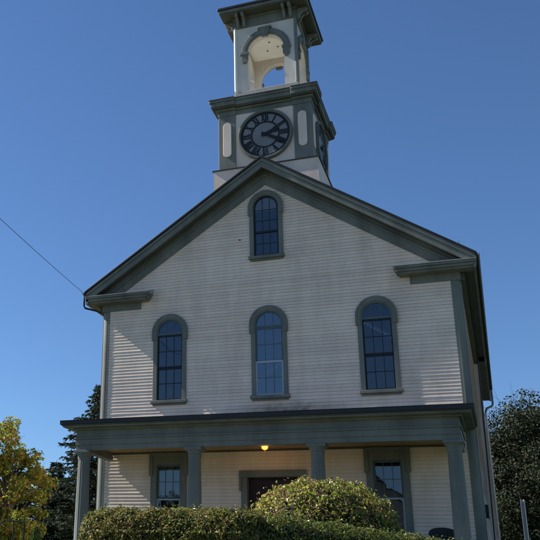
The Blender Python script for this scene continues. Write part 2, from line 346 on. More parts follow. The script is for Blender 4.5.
# ---- arched windows (local frame: origin at opening bottom centre, -y outwards)
def arc(r, cz, n=24, a0=0, a1=PI): return [(r*math.cos(a0+(a1-a0)*i/n), cz+r*math.sin(a0+(a1-a0)*i/n)) for i in range(n+1)]
def arch_path(r, cz, zb): return [(r, zb)]+arc(r, cz)+[(-r, zb)]
def arched_window(loc, hw, H, hood, ear, cas, style):
    cz = H-hw
    w = MB().strip(arch_path(hw, cz, 0), arch_path(cas, cz, 0), -.055, .09)
    w.strip([(hood-.145, ear)]+arc(hood-.145, cz)+[(-hood+.145, ear)], [(hood, ear)]+arc(hood, cz)+[(-hood, ear)], -.085, -.02)
    w.strip([(hood-.06, ear)]+arc(hood-.06, cz)+[(-hood+.06, ear)], [(hood+.0, ear)]+arc(hood+.0, cz)+[(-hood-.0, ear)], -.10, -.084)
    win = w.build('window', 'trim', church, loc=loc, bevel=.006)
    MB().box(-hood, hood, -.13, .10, -.10, .0).box(-cas, cas, -.06, .0, -.16, -.10).build('sill', 'trim', win, bevel=.008)
    pan = lambda z0, z1, mat, y: MB().add([(-hw, y, z0), (hw, y, z0), (hw, y, z1), (-hw, y, z1)], [(0, 1, 2, 3)]).build('pane', mat, win)
    if style == 'round':   # one round-headed upper sash over a lower sash
        s = MB().strip(arch_path(hw-.055, cz, .93), arch_path(hw, cz, .93), .0, .04)
        s.box(-hw, hw, -.012, .04, .86, .93); s.box(-hw, -hw+.055, .0, .06, 0, .86); s.box(hw-.055, hw, .0, .06, 0, .86); s.box(-hw+.055, hw-.055, 0, .06, 0, .07)
        for x in (-.125, .125): s.box(x-.009, x+.009, .012, .035, .07, .86); s.box(x-.009, x+.009, .012, .035, .93, H-.06)
        for z in (1.32, 1.72): s.box(-hw+.05, hw-.05, .014, .033, z-.009, z+.009)
        s.box(-hw+.05, hw-.05, .014, .033, .46, .478)
        s.build('sash', 'sash_d', win)
        p = arch_path(hw-.01, cz, .0); MB().add([(a, .024, b) for a, b in p], [tuple(range(len(p)))]).build('pane', 'glass', win)
    else:
        zt = 2.29; mr = 1.14
        s = MB().strip([(hw-.04, zt+.06)]+arc(hw-.04, cz)+[(-hw+.04, zt+.06)], [(hw, zt+.06)]+arc(hw, cz)+[(-hw, zt+.06)], -.01, .04); s.box(-hw, hw, -.02, .05, zt, zt+.06)
        for x in (-.14, .14): s.box(x-.01, x+.01, .0, .03, zt+.06, cz+math.sqrt(hw*hw-x*x)-.03)
        s.build('fanlight', 'sash_m', win)
        ms = 'sash_d'
        s = MB(); s.box(-hw, -hw+.045, .0, .045, mr, zt); s.box(hw-.045, hw, .0, .045, mr, zt); s.box(-hw+.045, hw-.045, .0, .045, zt-.06, zt); s.box(-hw+.045, hw-.045, .0, .045, mr-.01, mr+.045)
        for x in (-.14, .14): s.box(x-.010, x+.010, .008, .035, mr+.045, zt-.06)
        s.box(-hw+.045, hw-.045, .009, .034, 1.70, 1.722)
        s.build('sash', 'sash_m' if style == 'storm' else ms, win)
        y0 = -.035 if style == 'storm' else .02
        s = MB(); s.box(-hw, -hw+.045, y0, y0+.045, 0.002, mr); s.box(hw-.045, hw, y0, y0+.045, 0.002, mr); s.box(-hw+.045, hw-.045, y0, y0+.045, .002, .06); s.box(-hw+.045, hw-.045, y0-.004, y0+.04, mr-.06, mr+(.0 if style != 'storm' else .012))
        if style != 'storm': s.box(-hw+.045, hw-.045, y0+.009, y0+.034, .58, .602)
        for x in (-.14, .14): (s.box(x-.010, x+.010, y0+.008, y0+.035, .06, mr-.06) if style != 'storm' else None)
        s.build('sash', 'sash_w' if style == 'storm' else ms, win)
        if style == 'storm':
            q = MB()
            for x in (-.14, .14): q.box(x-.011, x+.011, y0+.010, y0+.030, .06, mr-.06)
            q.box(-hw+.045, hw-.045, y0+.011, y0+.029, .58, .602); q.build('muntin', 'sash_m', win)
        g = 'glass_b' if style == 'storm' else 'glass'
        pan(mr, zt+.02, g, .022); pan(.02, mr, g, y0+.024)
        p = [(hw-.01, zt+.03)]+arc(hw-.01, cz)+[(-hw+.01, zt+.03)]; MB().add([(a, .018, b) for a, b in p], [tuple(range(len(p)))]).build('pane', g, win)
    return win
w1 = arched_window((-3.45, 0, 7.70), .45, 2.84, .643, 2.10, .595, 'dark')
w2 = copy_tree(w1, church, (3.45, 0, 7.70))
w3 = arched_window((0, 0, 7.70), .45, 2.84, .643, 2.10, .595, 'storm')
w4 = arched_window((0, 0, 12.52), .43, 2.24, .615, 1.53, .575, 'round')
for w in (w1, w2): w['label'] = 'arched window with dark sashes'
w3['label'] = 'arched window with pale lower storm sash'
# ---- ground-floor windows
def low_window(loc, H=2.22):
    hw = .41
    w = MB().strip([(hw, 0), (hw, H), (-hw, H), (-hw, 0)], [(.62, 0), (.62, H+.34), (-.62, H+.34), (-.62, 0)], -.06, .09)
    w.strip([(.54, H-.36), (.54, H+.27), (-.54, H+.27), (-.54, H-.36)], [(.665, H-.36), (.665, H+.38), (-.665, H+.38), (-.665, H-.36)], -.10, -.03)
    win = w.build('window', 'trim', church, loc=loc, bevel=.008)
    MB().box(-.68, .68, -.14, .10, -.11, 0).build('sill', 'trim', win, bevel=.008)
    mr = 1.12
    s = MB(); s.box(-hw, -hw+.05, .03, .07, mr, H); s.box(hw-.05, hw, .03, .07, mr, H); s.box(-hw+.05, hw-.05, .03, .07, H-.06, H); s.box(-hw+.05, hw-.05, .03, .07, mr, mr+.03)
    for x in (-.13, .13): s.box(x-.009, x+.009, .035, .06, mr+.03, H-.06)
    s.box(-hw+.05, hw-.05, .036, .059, 1.66, 1.678); s.build('sash', 'sash_m', win)
    s = MB(); s.box(-hw, -hw+.05, -.005, .03, 0.002, mr); s.box(hw-.05, hw, -.005, .03, .002, mr); s.box(-hw+.05, hw-.05, -.005, .03, .002, .06); s.box(-hw+.05, hw-.05, -.008, .028, mr-.04, mr+.008)
    s.build('sash', 'sash_w', win)
    for z0, z1, y in ((mr, H-.02, .048), (.02, mr-.02, .012)):
        MB().add([(-hw+.02, y, z0), (hw-.02, y, z0), (hw-.02, y, z1), (-hw+.02, y, z1)], [(0, 1, 2, 3)]).build('pane', 'glass', win)
    return win
lw = low_window((-3.43, 0, 3.35)); lw2 = copy_tree(lw, church, (3.47, 0, 3.35))
cu = MB()
n = 60; vs = []
for i in range(n+1):
    x = -.40+.8*i/n; y = .12+.014*math.sin(i*1.3)+.008*math.sin(i*.47)
    vs += [(x, y, 1.14), (x, y, 2.18)]
cu.add(vs, [(2*i, 2*i+2, 2*i+3, 2*i+1) for i in range(n)], True); cu.build('curtain', 'curtain', lw)
# ---- door
w = MB().strip([(.80, 0), (.80, 2.41), (-.80, 2.41), (-.80, 0)], [(1.0, 0), (1.0, 2.60), (-1.0, 2.60), (-1.0, 0)], -.06, .22)
w.box(-1.05, 1.05, -.11, -.058, 2.42, 2.63); w.box(-1.05, -.98, -.10, -.02, 2.0, 2.42); w.box(.98, 1.05, -.10, -.02, 2.0, 2.42)
door = w.build('door', 'trim', church, loc=(0, 0, 2.70), bevel=.008)
for sx in (-1, 1):
    l = MB(); a, b = sorted((sx*.006, sx*.80)); l.box(a, b, .17, .215, .02, 2.41)
    c = sx*.40
    for z0, z1 in ((.20, .85), (1.0, 2.22)):
        l.strip([(c-.20, z0+.07), (c+.20, z0+.07), (c+.20, z1-.07), (c-.20, z1-.07)], [(c-.27, z0), (c+.27, z0), (c+.27, z1), (c-.27, z1)], .15, .168, closed=True)
    l.build('door_leaf', 'door', door, bevel=.006)
    MB().lathe([(.0, -.01), (.025, 0), (.028, .03), (.0, .045)], (0, 0, 0), 12).build('handle', 'brass', door, loc=(sx*.07, .13, 1.02))
# ---- porch
PX, PY = 5.66, -2.45
MB().box(-5.85, 5.85, -2.62, -.03, 2.58, 2.70).build('porch_floor', 'wood', church, bevel=.01)
MB().box(-5.75, 5.75, -2.52, -.04, 1.6, 2.58).build('porch_base', 'stone', church)
st = MB()
for i in range(3): st.box(-1.5, 1.5, -2.62-.32*(i+1), -2.62-.32*i+.0, 1.6, 2.52-.18*i-.001*i)
st.build('porch_steps', 'stone', church, bevel=.012)
def column(x):
    c = MB(); z0, z1 = 2.82, 5.46; prof = []
    for i in range(13):
        t = i/12; prof.append((.217-.030*t**1.6, z0+(z1-z0)*t))
    c.lathe(prof, (0, 0, 0), 96, True, 16, .010)
    col = c.build('column', 'trim', church, loc=(x, -2.22, 0))
    MB().box(-.27, .27, -.27, .27, 2.70, 2.77).lathe([(.26, 2.77), (.265, 2.79), (.23, 2.82)], (0, 0, 0), 32).build('column_base', 'trim', col, bevel=.006)
    MB().lathe([(.19, 5.44), (.205, 5.50), (.205, 5.52), (.195, 5.525), (.20, 5.58), (.235, 5.63), (.25, 5.65)], (0, 0, 0), 32).box(-.275, .275, -.25, .275, 5.65, 5.735).build('capital', 'trim', col, bevel=.006)
    return col
c1 = column(-5.475)
for x in (-1.825, 1.825, 5.475): copy_tree(c1, church, (x, -2.22, 0))
def ring(z0, z1, ox, oy, t=.24):  # three-sided band around the porch
    m = MB(); m.box(-PX-ox, PX+ox, PY-oy, PY-oy+t+oy, z0, z1)
    for sx in (-1, 1):
        a, b = sorted((sx*(PX+ox), sx*(PX-t))); m.box(a, b, PY+t+.0, -.042, z0, z1)
    return m
e = ring(5.735, 5.88, 0, 0); e.build('architrave', 'trim', church, bevel=.006)
ring(5.88, 6.06, .02, .02).build('architrave_band', 'trim', church, bevel=.006)
ring(6.06, 6.11, .06, .06).build('porch_moulding', 'trim', church, bevel=.01)
ring(6.11, 6.34, .0, .0).build('porch_frieze', 'trim', church)
ring(6.34, 6.40, .10, .10).build('bed_moulding', 'trim', church, bevel=.01)
ring(6.40, 6.44, .34, .34).build('porch_soffit', 'trim', church, bevel=.006)
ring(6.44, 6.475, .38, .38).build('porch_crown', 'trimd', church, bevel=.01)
ring(6.475, 6.60, .42, .42).build('porch_roof_edge', 'drip', church, bevel=.012)
rf = MB(); a, y0, y1 = PX+.43, PY-.43, -.016
rf.add([(-a, y0, 6.603), (a, y0, 6.603), (a, y1, 6.603), (-a, y1, 6.603), (-a+.5, y1, 7.10), (a-.5, y1, 7.10)], [(0, 1, 5, 4), (1, 2, 5), (0, 4, 3), (0, 3, 2, 1), (2, 3, 4, 5)])
rf.build('porch_roof', 'roof', church)
ce = MB()
for i in range(28):
    y = -2.205+i*.0775; ce.box(-5.415, 5.415, y, y+.074, 5.985+.001*(i % 2), 6.02)
ce.build('porch_ceiling', 'ceil', church)
MB().box(-5.415, 5.415, -.07, -.014, 5.925, 5.982).build('ceiling_moulding', 'trimd', church, bevel=.01)
# ---- tower
TY = .114; T = 1.703; CY = TY+T
MB().box(-1.88, 1.88, TY-.07, CY+1.88, 14.2, 16.0).build('tower_base', 'cream', church)
MB().box(-1.92, 1.92, TY-.11, CY+1.92, 16.0, 16.035).build('tower_flashing', 'drip', church)
stage = MB().box(-T+.04, T-.04, TY+.04, TY+2*T-.04, 16.035, 18.30).build('clock_stage', 'cream', church)
PWD = .64
pil = MB()
for sx in (-1, 1):
    for y0, y1 in ((TY, TY+PWD), (TY+2*T-PWD, TY+2*T)):
        a, b = sorted((sx*(T-PWD), sx*T)); pil.box(a, b, y0, y1, 16.036, 18.301)
pil = None
def corner_pil(sx, sy):
    a, b = sorted((sx*(T-PWD), sx*T)); c, d = sorted((CY+sy*(T-PWD), CY+sy*T))
    p = MB().box(a, b, c, d, 16.036, 18.25).build('corner_pilaster', 'trim', church, bevel=.012)
    # raised round-ended panels on both outward faces
    q = MB(); hw, z0, z1 = .155, 16.55, 17.95; cx = T-PWD/2-.01
    path = [(hw*math.cos(t), z1-hw+hw*math.sin(t)) for t in np.linspace(0, PI, 13)]+[(hw*math.cos(t), z0+hw+hw*math.sin(t)) for t in np.linspace(PI, 2*PI, 13)]
    yy = CY+sy*T; q.prism([(sx*cx+a_, b_) for a_, b_ in path], *sorted((yy, yy+sy*.03)))
    xx = sx*T; q.prism([(CY+sy*cx+a_, b_) for a_, b_ in path], *sorted((xx, xx+sx*.03)), ax='x')
    q.build('raised_panel', 'cream', p, bevel=.01)
for sx in (-1, 1):
    for sy in (-1, 1): corner_pil(sx, sy)
def sqband(z0, z1, h, mat='trim', name='tower_moulding', bev=.01, hb=None, w=.80, cy=CY):
    m = MB().box(-h, h, cy-h, cy+h, z0, z1)
    if hb:
        for sx in (-1, 1):
            for sy in (-1, 1):
                a, b = sorted((sx*(hb-w), sx*hb)); c, d = sorted((cy+sy*(hb-w), cy+sy*hb)); m.box(a, b, c, d, z0+.001, z1+.001)
    return m.build(name, mat, church, bevel=bev)
sqband(18.25, 18.44, T-.03, name='tower_frieze', hb=T+.02, w=.68)
sqband(18.44, 18.52, T+.04, hb=T+.10, w=.76, mat='trim')
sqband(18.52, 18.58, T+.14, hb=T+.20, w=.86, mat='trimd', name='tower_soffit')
sqband(18.58, 18.74, T+.17, hb=T+.24, w=.90, name='tower_cornice')
sqband(18.74, 18.84, T+.21, hb=T+.285, w=.945, name='tower_crown', bev=.02)
sqband(18.84, 18.88, T+.23, hb=T+.30, w=.96, mat='trimd', name='tower_roof_edge')
B = 1.159
MB().add([(-T-.2, CY-T-.2, 18.885), (T+.2, CY-T-.2, 18.885), (T+.2, CY+T+.2, 18.885), (-T-.2, CY+T+.2, 18.885)]+[(sx*(B+.12), CY+sy*(B+.12), 19.12) for sx, sy in ((-1, -1), (1, -1), (1, 1), (-1, 1))],
         [(0, 1, 5, 4), (1, 2, 6, 5), (2, 3, 7, 6), (3, 0, 4, 7), (4, 5, 6, 7)]).build('tower_deck', 'flash', church)
MB().box(-B-.05, B+.05, CY-B-.05, CY+B+.05, 19.10, 19.50).build('belfry_plinth', 'flash', church, bevel=.02)
# belfry walls with arched openings
R, ZS = .695, 21.13; TH = .24
def arch_wall(hw):
    m = MB(); zb, zt = 19.501, 22.80
    m.box(-hw, -R, 0, TH, zb, ZS); m.box(R, hw, 0, TH, zb, ZS)
    a = arc(R, ZS, 28); out = [(hw, ZS)]
    n = len(a); o = []
    for i, (x, z) in enumerate(a):
        t = i/(n-1)
        # outer rectangle path
        L1 = zt-ZS; L2 = 2*hw; s = t*(2*L1+L2)
        o.append((hw, ZS+s) if s < L1 else (hw-(s-L1), zt) if s < L1+L2 else (-hw, zt-(s-L1-L2)))
    m.strip(a, o, 0, TH)
    return m
def hood():
    m = MB().strip(arc(.71, ZS), arc(.95, ZS), -.06, .0); m.strip(arc(.76, ZS), arc(.90, ZS), -.085, -.06)
    for sx in (-1, 1):
        a, b = sorted((sx*.64, sx*.97)); m.box(a, b, -.10, .0, ZS-.07, ZS+.05)
        a, b = sorted((sx*.67, sx*.93)); m.prism([(a, ZS-.07), (b, ZS-.07), (b-sx*.0, ZS-.30), ((a+b)/2+.06, ZS-.42), ((a+b)/2-.06, ZS-.42), (a, ZS-.30)], -.08, .0)
    m.prism([(-.12, ZS+.60), (.12, ZS+.60), (.19, ZS+.93), (.26, ZS+.93), (.26, ZS+1.02), (-.26, ZS+1.02), (-.26, ZS+.93), (-.19, ZS+.93)], -.12, 0)
    return m
first = None
for k, rz in enumerate((0, PI/2, PI, -PI/2)):
    hw = B if k % 2 == 0 else B-TH-.001
    off = Vector((0, -B, 0)); off.rotate(Matrix.Rotation(rz, 3, 'Z'))
    wl = arch_wall(hw).build('belfry_wall', 'bell', church, loc=(off.x, CY+off.y, 0), rz=rz)
    if k == 0: hd = hood().build('arch_hood', 'trim', wl, bevel=.01)
    else:
        h2 = hd.copy(); COL.objects.link(h2); h2.parent = wl
    if k == 2: MB().box(-R+.002, R-.002, .06, .12, 19.52, 19.93).build('opening_rail', 'drip', wl)
MB().tube([(-B-.005, CY-B-.005, 19.56), (-B-.005, CY-B-.005, 22.3)], .06, 14).build('corner_bead', 'white', church)
for sx, sy in ((1, -1), (1, 1), (-1, 1)):
    a, b = sorted((sx*(B-.05), sx*(B+.05))); c, d = sorted((CY+sy*(B-.14), CY+sy*(B+.05))); MB().box(a, b, c, d, 19.51, 22.32).build('corner_post', 'trim', church, bevel=.02)
MB().box(-B+TH, B-TH, CY-B+TH, CY+B-TH, 22.10, 22.16).build('belfry_ceiling', 'clad', church)
MB().box(-B+TH+.01, B-TH-.01, CY-B+TH+.01, CY+B-TH-.01, 19.45, 19.55).build('belfry_floor', 'clad', church)
for (x, y) in ((-.25, .3), (.2, .15), (-.05, -.25)): MB().box(x-.03, x+.03, CY+y-.015, CY+y+.015, 22.07, 22.10).build('ceiling_hook', 'black', church)
sqband(22.32, 22.72, B+.03, name='belfry_frieze')
sqband(22.72, 22.79, B+.09, name='belfry_bed_moulding')
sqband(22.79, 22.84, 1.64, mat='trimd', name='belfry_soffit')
sqband(22.84, 22.96, 1.68, name='belfry_crown', bev=.015)
sqband(22.96, 23.06, 1.731, name='belfry_roof_edge', bev=.02, mat='drip')
MB().add([(-1.72, CY-1.72, 23.062), (1.72, CY-1.72, 23.062), (1.72, CY+1.72, 23.062), (-1.72, CY+1.72, 23.062), (0, CY, 23.95)], [(0, 1, 4), (1, 2, 4), (2, 3, 4), (3, 0, 4)]).build('belfry_roof', 'roof', church)
MB().lathe([(.10, 23.85), (.12, 24.0), (.06, 24.1), (.14, 24.25), (.02, 24.45), (.01, 25.1), (0, 25.12)], (0, CY, 0), 16).build('finial', 'trim', church)
prof = [(0, 22.72), (-.40, 22.72), (-.42, 22.65), (-.36, 22.56), (-.24, 22.54), (-.16, 22.46), (-.13, 22.32), (-.05, 22.27), (0, 22.27)]
prof = [(y*1.05, z+.068) for y, z in prof]
br0 = MB().prism(prof, -.055, .055, 'x').build('bracket', 'trim', church, bevel=.012)
spots = []
for rz in (0, PI/2, PI, -PI/2):
    for x in (-1.02, -.78, .78, 1.02):
        v = Vector((x, -B-.031, 0)); v.rotate(Matrix.Rotation(rz, 3, 'Z')); spots.append((v, rz))
for i, (v, rz) in enumerate(spots):
    b = br0 if i == 0 else br0.copy()
    if i: COL.objects.link(b)
    b.parent = church; b.location = (v.x, CY+v.y, 0); b.rotation_euler.z = rz
# ---- clocks (local: x right, z up, -y out)
def circ(r, n=64): return [(r*math.cos(2*PI*i/n), r*math.sin(2*PI*i/n)) for i in range(n)]
def stroke(m, p, q, w, y0, y1):
    p, q = Vector(p), Vector(q); d = (q-p).normalized(); n_ = Vector((-d.y, d.x))*w/2
    m.prism([tuple(p+n_), tuple(q+n_), tuple(q-n_), tuple(p-n_)], y0, y1)
def clock():
    c = MB().strip(circ(.90), circ(1.0), -.10, .02, True); c.strip(circ(.93), circ(.97), -.125, -.10, True)
    ck = c.build('clock', 'trim', church, bevel=.006)
    MB().prism(circ(.905), -.045, .0).build('dial', 'dial', ck)
    n = MB().strip(circ(.82), circ(.902), -.058, -.045, True); n.strip(circ(.475), circ(.535), -.058, -.045, True)
    nums = ['XII', 'I', 'II', 'III', 'IIII', 'V', 'VI', 'VII', 'VIII', 'IX', 'X', 'XI']
    wd = {'I': .070, 'V': .135, 'X': .135}
    for k, s in enumerate(nums):
        th = PI*k/6; rh = Vector((math.sin(th), math.cos(th))); th_ = Vector((math.cos(th), -math.sin(th)))
        if len(s) == 4: sc = .80
        else: sc = 1
        tot = sum(wd[ch] for ch in s)*sc; x = -tot/2; r0, r1 = .545, .835
        P = lambda a, r: tuple(th_*a+rh*r)
        for ch in s:
            w_ = wd[ch]*sc
            if ch == 'I': stroke(n, P(x+w_/2, r0), P(x+w_/2, r1), .052*sc, -.0575, -.045)
            elif ch == 'V': stroke(n, P(x+w_*.12, r1), P(x+w_/2, r0), .058, -.0572, -.045); stroke(n, P(x+w_*.88, r1), P(x+w_/2, r0), .032, -.0567, -.045)
            else: stroke(n, P(x+w_*.12, r1), P(x+w_*.88, r0), .058, -.0572, -.045); stroke(n, P(x+w_*.88, r1), P(x+w_*.12, r0), .032, -.0567, -.045)
            x += w_
    n.build('numerals', 'black', ck)
    def hand(ang, L, w, y, name):
        h = MB(); d = Vector((math.sin(ang), math.cos(ang))); q = Vector((d.y, -d.x))
        pts = [d*-.14+q*w*.4, d*-.14-q*w*.4, -q*w*.5, d*L*.55-q*w*.62, d*L*.72-q*w*1.15, d*L, d*L*.72+q*w*1.15, d*L*.55+q*w*.62, q*w*.5]
        h.prism([tuple(p) for p in pts], y-.012, y); return h.build(name, 'black', ck)
    hand(math.radians(70), .56, .11, -.075, 'hour_hand'); hand(math.radians(120), .80, .095, -.09, 'minute_hand')
    MB().prism(circ(.065, 20), -.11, -.045).build('hand_hub', 'black', ck)
    return ck
ck = clock(); ck.location = (.03, TY+.04, 17.24)
copy_tree(ck, church, (T-.04, CY, 17.24), PI/2); copy_tree(ck, church, (-T+.04, CY, 17.24), -PI/2)
# ------------------------------------------------------------------ porch lamp
lamp = thing('porch_lamp', 'small round amber glass lamp lit under the porch ceiling above the door', 'lamp', (.1, -1.35, 5.98))
MB().lathe([(.08, 0), (.085, -.02), (.05, -.05), (.02, -.07)], (0, 0, 0), 20).lathe([(.13, -.05), (.14, -.06), (.135, -.08), (.12, -.075)], (0, 0, 0), 24).build('canopy', 'brass', lamp)
m, nt, b = nmat('lit_amber_glass'); b.inputs['Base Color'].default_value = (.5, .25, .04, 1); b.inputs['Roughness'].default_value = .08
b.inputs['Emission Color'].default_value = (1, .55, .10, 1); b.inputs['Emission Strength'].default_value = .9; M['amber'] = m
lw_ = N(nt, 'ShaderNodeLayerWeight', i_Blend=.35); rr_ = ramp(nt, [(0, (1, .62, .14)), (.35, (.75, .33, .03)), (.8, (.10, .035, .004))], lw_.outputs['Facing']); nt.links.new(rr_, b.inputs['Emission Color'])
MB().lathe([(.0, -.225), (.04, -.222), (.075, -.205), (.10, -.175), (.108, -.14), (.104, -.10), (.09, -.07), (.0, -.06)][::-1], (0, 0, 0), 28).build('globe', 'amber', lamp)
MB().lathe([(.0, -.27), (.015, -.262), (.02, -.245), (.012, -.232)], (0, 0, 0), 12).build('finial', 'brass', lamp)
L = D.lights.new('porch_bulb', 'POINT'); L.energy = 2.5; L.color = (1, .50, .18); L.shadow_soft_size = .13
lo = D.objects.new('porch_bulb', L); COL.objects.link(lo); lo.location = (0, 0, -.40); lo.parent = lamp
# ------------------------------------------------------------------ wicker chair on the porch
ch = thing('porch_chair', 'dark round-backed wicker armchair on the porch by the right corner column', 'chair', (4.93, -1.0, 2.70))
ch.rotation_euler.z = math.radians(8)
bk = MB()
for t in np.linspace(-1.25, 1.25, 41):   # curved back slats rising to a rounded top
    x, y = .34*math.sin(t), .02+.30*math.cos(t); top = .86-.13*(abs(t)/1.25)**2.2
    bk.tube([(x*.9, y*.9, .40), (x, y, top)], .014, 6)
bk.tube([(.36*math.sin(t), .02+.32*math.cos(t), .87-.14*(abs(t)/1.3)**2.2) for t in np.linspace(-1.4, 1.4, 21)], .028, 8)
for z in (.5, .6, .7): bk.tube([(.34*math.sin(t), .02+.30*math.cos(t), z) for t in np.linspace(-1.25, 1.25, 17)], .012, 6)
bk.build('backrest', 'wicker', ch)
MB().lathe([(.30, .36), (.33, .38), (.33, .42), (.29, .44)], (0, 0, 0), 28).build('seat', 'wicker', ch)
for sx in (-1, 1):
    MB().tube([(sx*.35, .1, .70), (sx*.37, -.15, .66), (sx*.33, -.30, .62), (sx*.30, -.28, .40)], .022, 8).build('arm', 'wicker', ch)
    for sy in (-1, 1): MB().tube([(sx*.24, sy*.22, .38), (sx*.28, sy*.27, 0)], [.022, .016], 8).build('leg', 'wicker', ch)
# ------------------------------------------------------------------ service cable and pole
pole = thing('utility_pole', 'weathered wooden utility pole beside the street', 'utility pole', (-4.0, -26.2, 0))
MB().tube([(0, 0, 0), (0, 0, 11.9)], [.17, .11], 14).build('pole', 'pole', pole)
MB().box(-.9, .9, -.14, -.02, 10.9, 11.02).build('crossarm', 'pole', pole)
A = Vector((-6.56, -.50, 11.62)); Bp = Vector((-4.0, -26.2, 11.85)); pts = []
for i in range(41):
    t = i/40; p = A.lerp(Bp, t); p.z -= .55*4*t*(1-t)*.5; pts.append(p)
MB().lathe([(.01, -.05), (.035, -.04), (.02, -.02), (.035, 0), (.02, .02), (.03, .04), (.0, .05)], (0, 0, 0), 12).build('cable_insulator', 'drip', church, loc=(-6.56, -.55, 11.60))
tag(MB().tube(pts, .0085, 6).build('overhead_cable', 'cable'), 'thin dark cable running from the left roof eave across the sky', 'cable')
# ------------------------------------------------------------------ sign post, railing
pst = thing('metal_post', 'plain grey metal post standing in front of the dark tree at right', 'post', (6.76, -14, hgt(6.76, -14)))
MB().prism([(-.030, -.02), (-.018, -.02), (-.011, .015), (.011, .015), (.018, -.02), (.030, -.02), (.030, -.012), (.022, -.012), (.016, .023), (-.016, .023), (-.022, -.012), (-.030, -.012)], -.2, 2.96-1.70, 'z').build('post', 'galv', pst)
rl = thing('handrail', 'black metal handrail under the yellow maple at the lower left', 'handrail', (0, 0, 0))
h = hgt(0, -14)
MB().tube([(-2.6, -14.5, 1.75), (-1.42, -14, 2.68), (-1.33, -13.95, 2.67), (-1.08, -13.9, 2.66)], .012, 8).build('rail', 'iron', rl)
MB().tube([(-1.28, -13.93, 2.69), (-1.28, -13.93, 1.55)], .014, 8).build('post', 'iron', rl)
MB().tube([(-1.085, -13.9, 2.67), (-1.085, -13.9, 1.55)], .014, 8).build('post', 'iron', rl)
MB().tube([(-2.35, -14.4, 1.95), (-2.35, -14.4, 1.2)], .018, 8).build('post', 'iron', rl)
# ------------------------------------------------------------------ foliage
def leaves(pos, nrm, size, aspect=.55, jit=.7, fold=.15):
    """pos (n,3), nrm (n,3) -> leaf-shaped quads as one mesh builder"""
    n = len(pos); nrm = nrm+rng.normal(0, jit, (n, 3)); nrm /= np.linalg.norm(nrm, axis=1)[:, None]+1e-9
    r = rng.normal(0, 1, (n, 3)); u = np.cross(nrm, r); u /= np.linalg.norm(u, axis=1)[:, None]+1e-9; v = np.cross(nrm, u)
    s = size*(.45+.95*rng.random(n)**1.3)[:, None]*1.12
    a = pos-u*s*.5; b = pos+v*s*aspect*.5+nrm*s*fold; c = pos+u*s*.5; d = pos-v*s*aspect*.5+nrm*s*fold
    V = np.stack([a, b, c, d], 1).reshape(-1, 3); F = np.arange(4*n).reshape(n, 4)
    return V, F
def leaf_obj(name, V, F, mat, parent=None):
    me = D.meshes.new(name); me.from_pydata(V.tolist(), [], F.tolist()); me.materials.append(M[mat])
    o = D.objects.new(name, me); COL.objects.link(o)
    if parent: o.parent = parent
    return o
def lump(p, f=1.7, amp=1., seed=0):
    x, y, z = p[:, 0]*f+seed, p[:, 1]*f+seed*2, p[:, 2]*f+seed*3
    return amp*(np.sin(x*1.3+1.7*np.sin(y*.9))*np.sin(y*1.1+z)+.6*np.sin(2.3*x+z*1.7)*np.sin(2.1*y-z)+.4*np.sin(4.7*x-y*3.1)*np.sin(4.3*z+y))
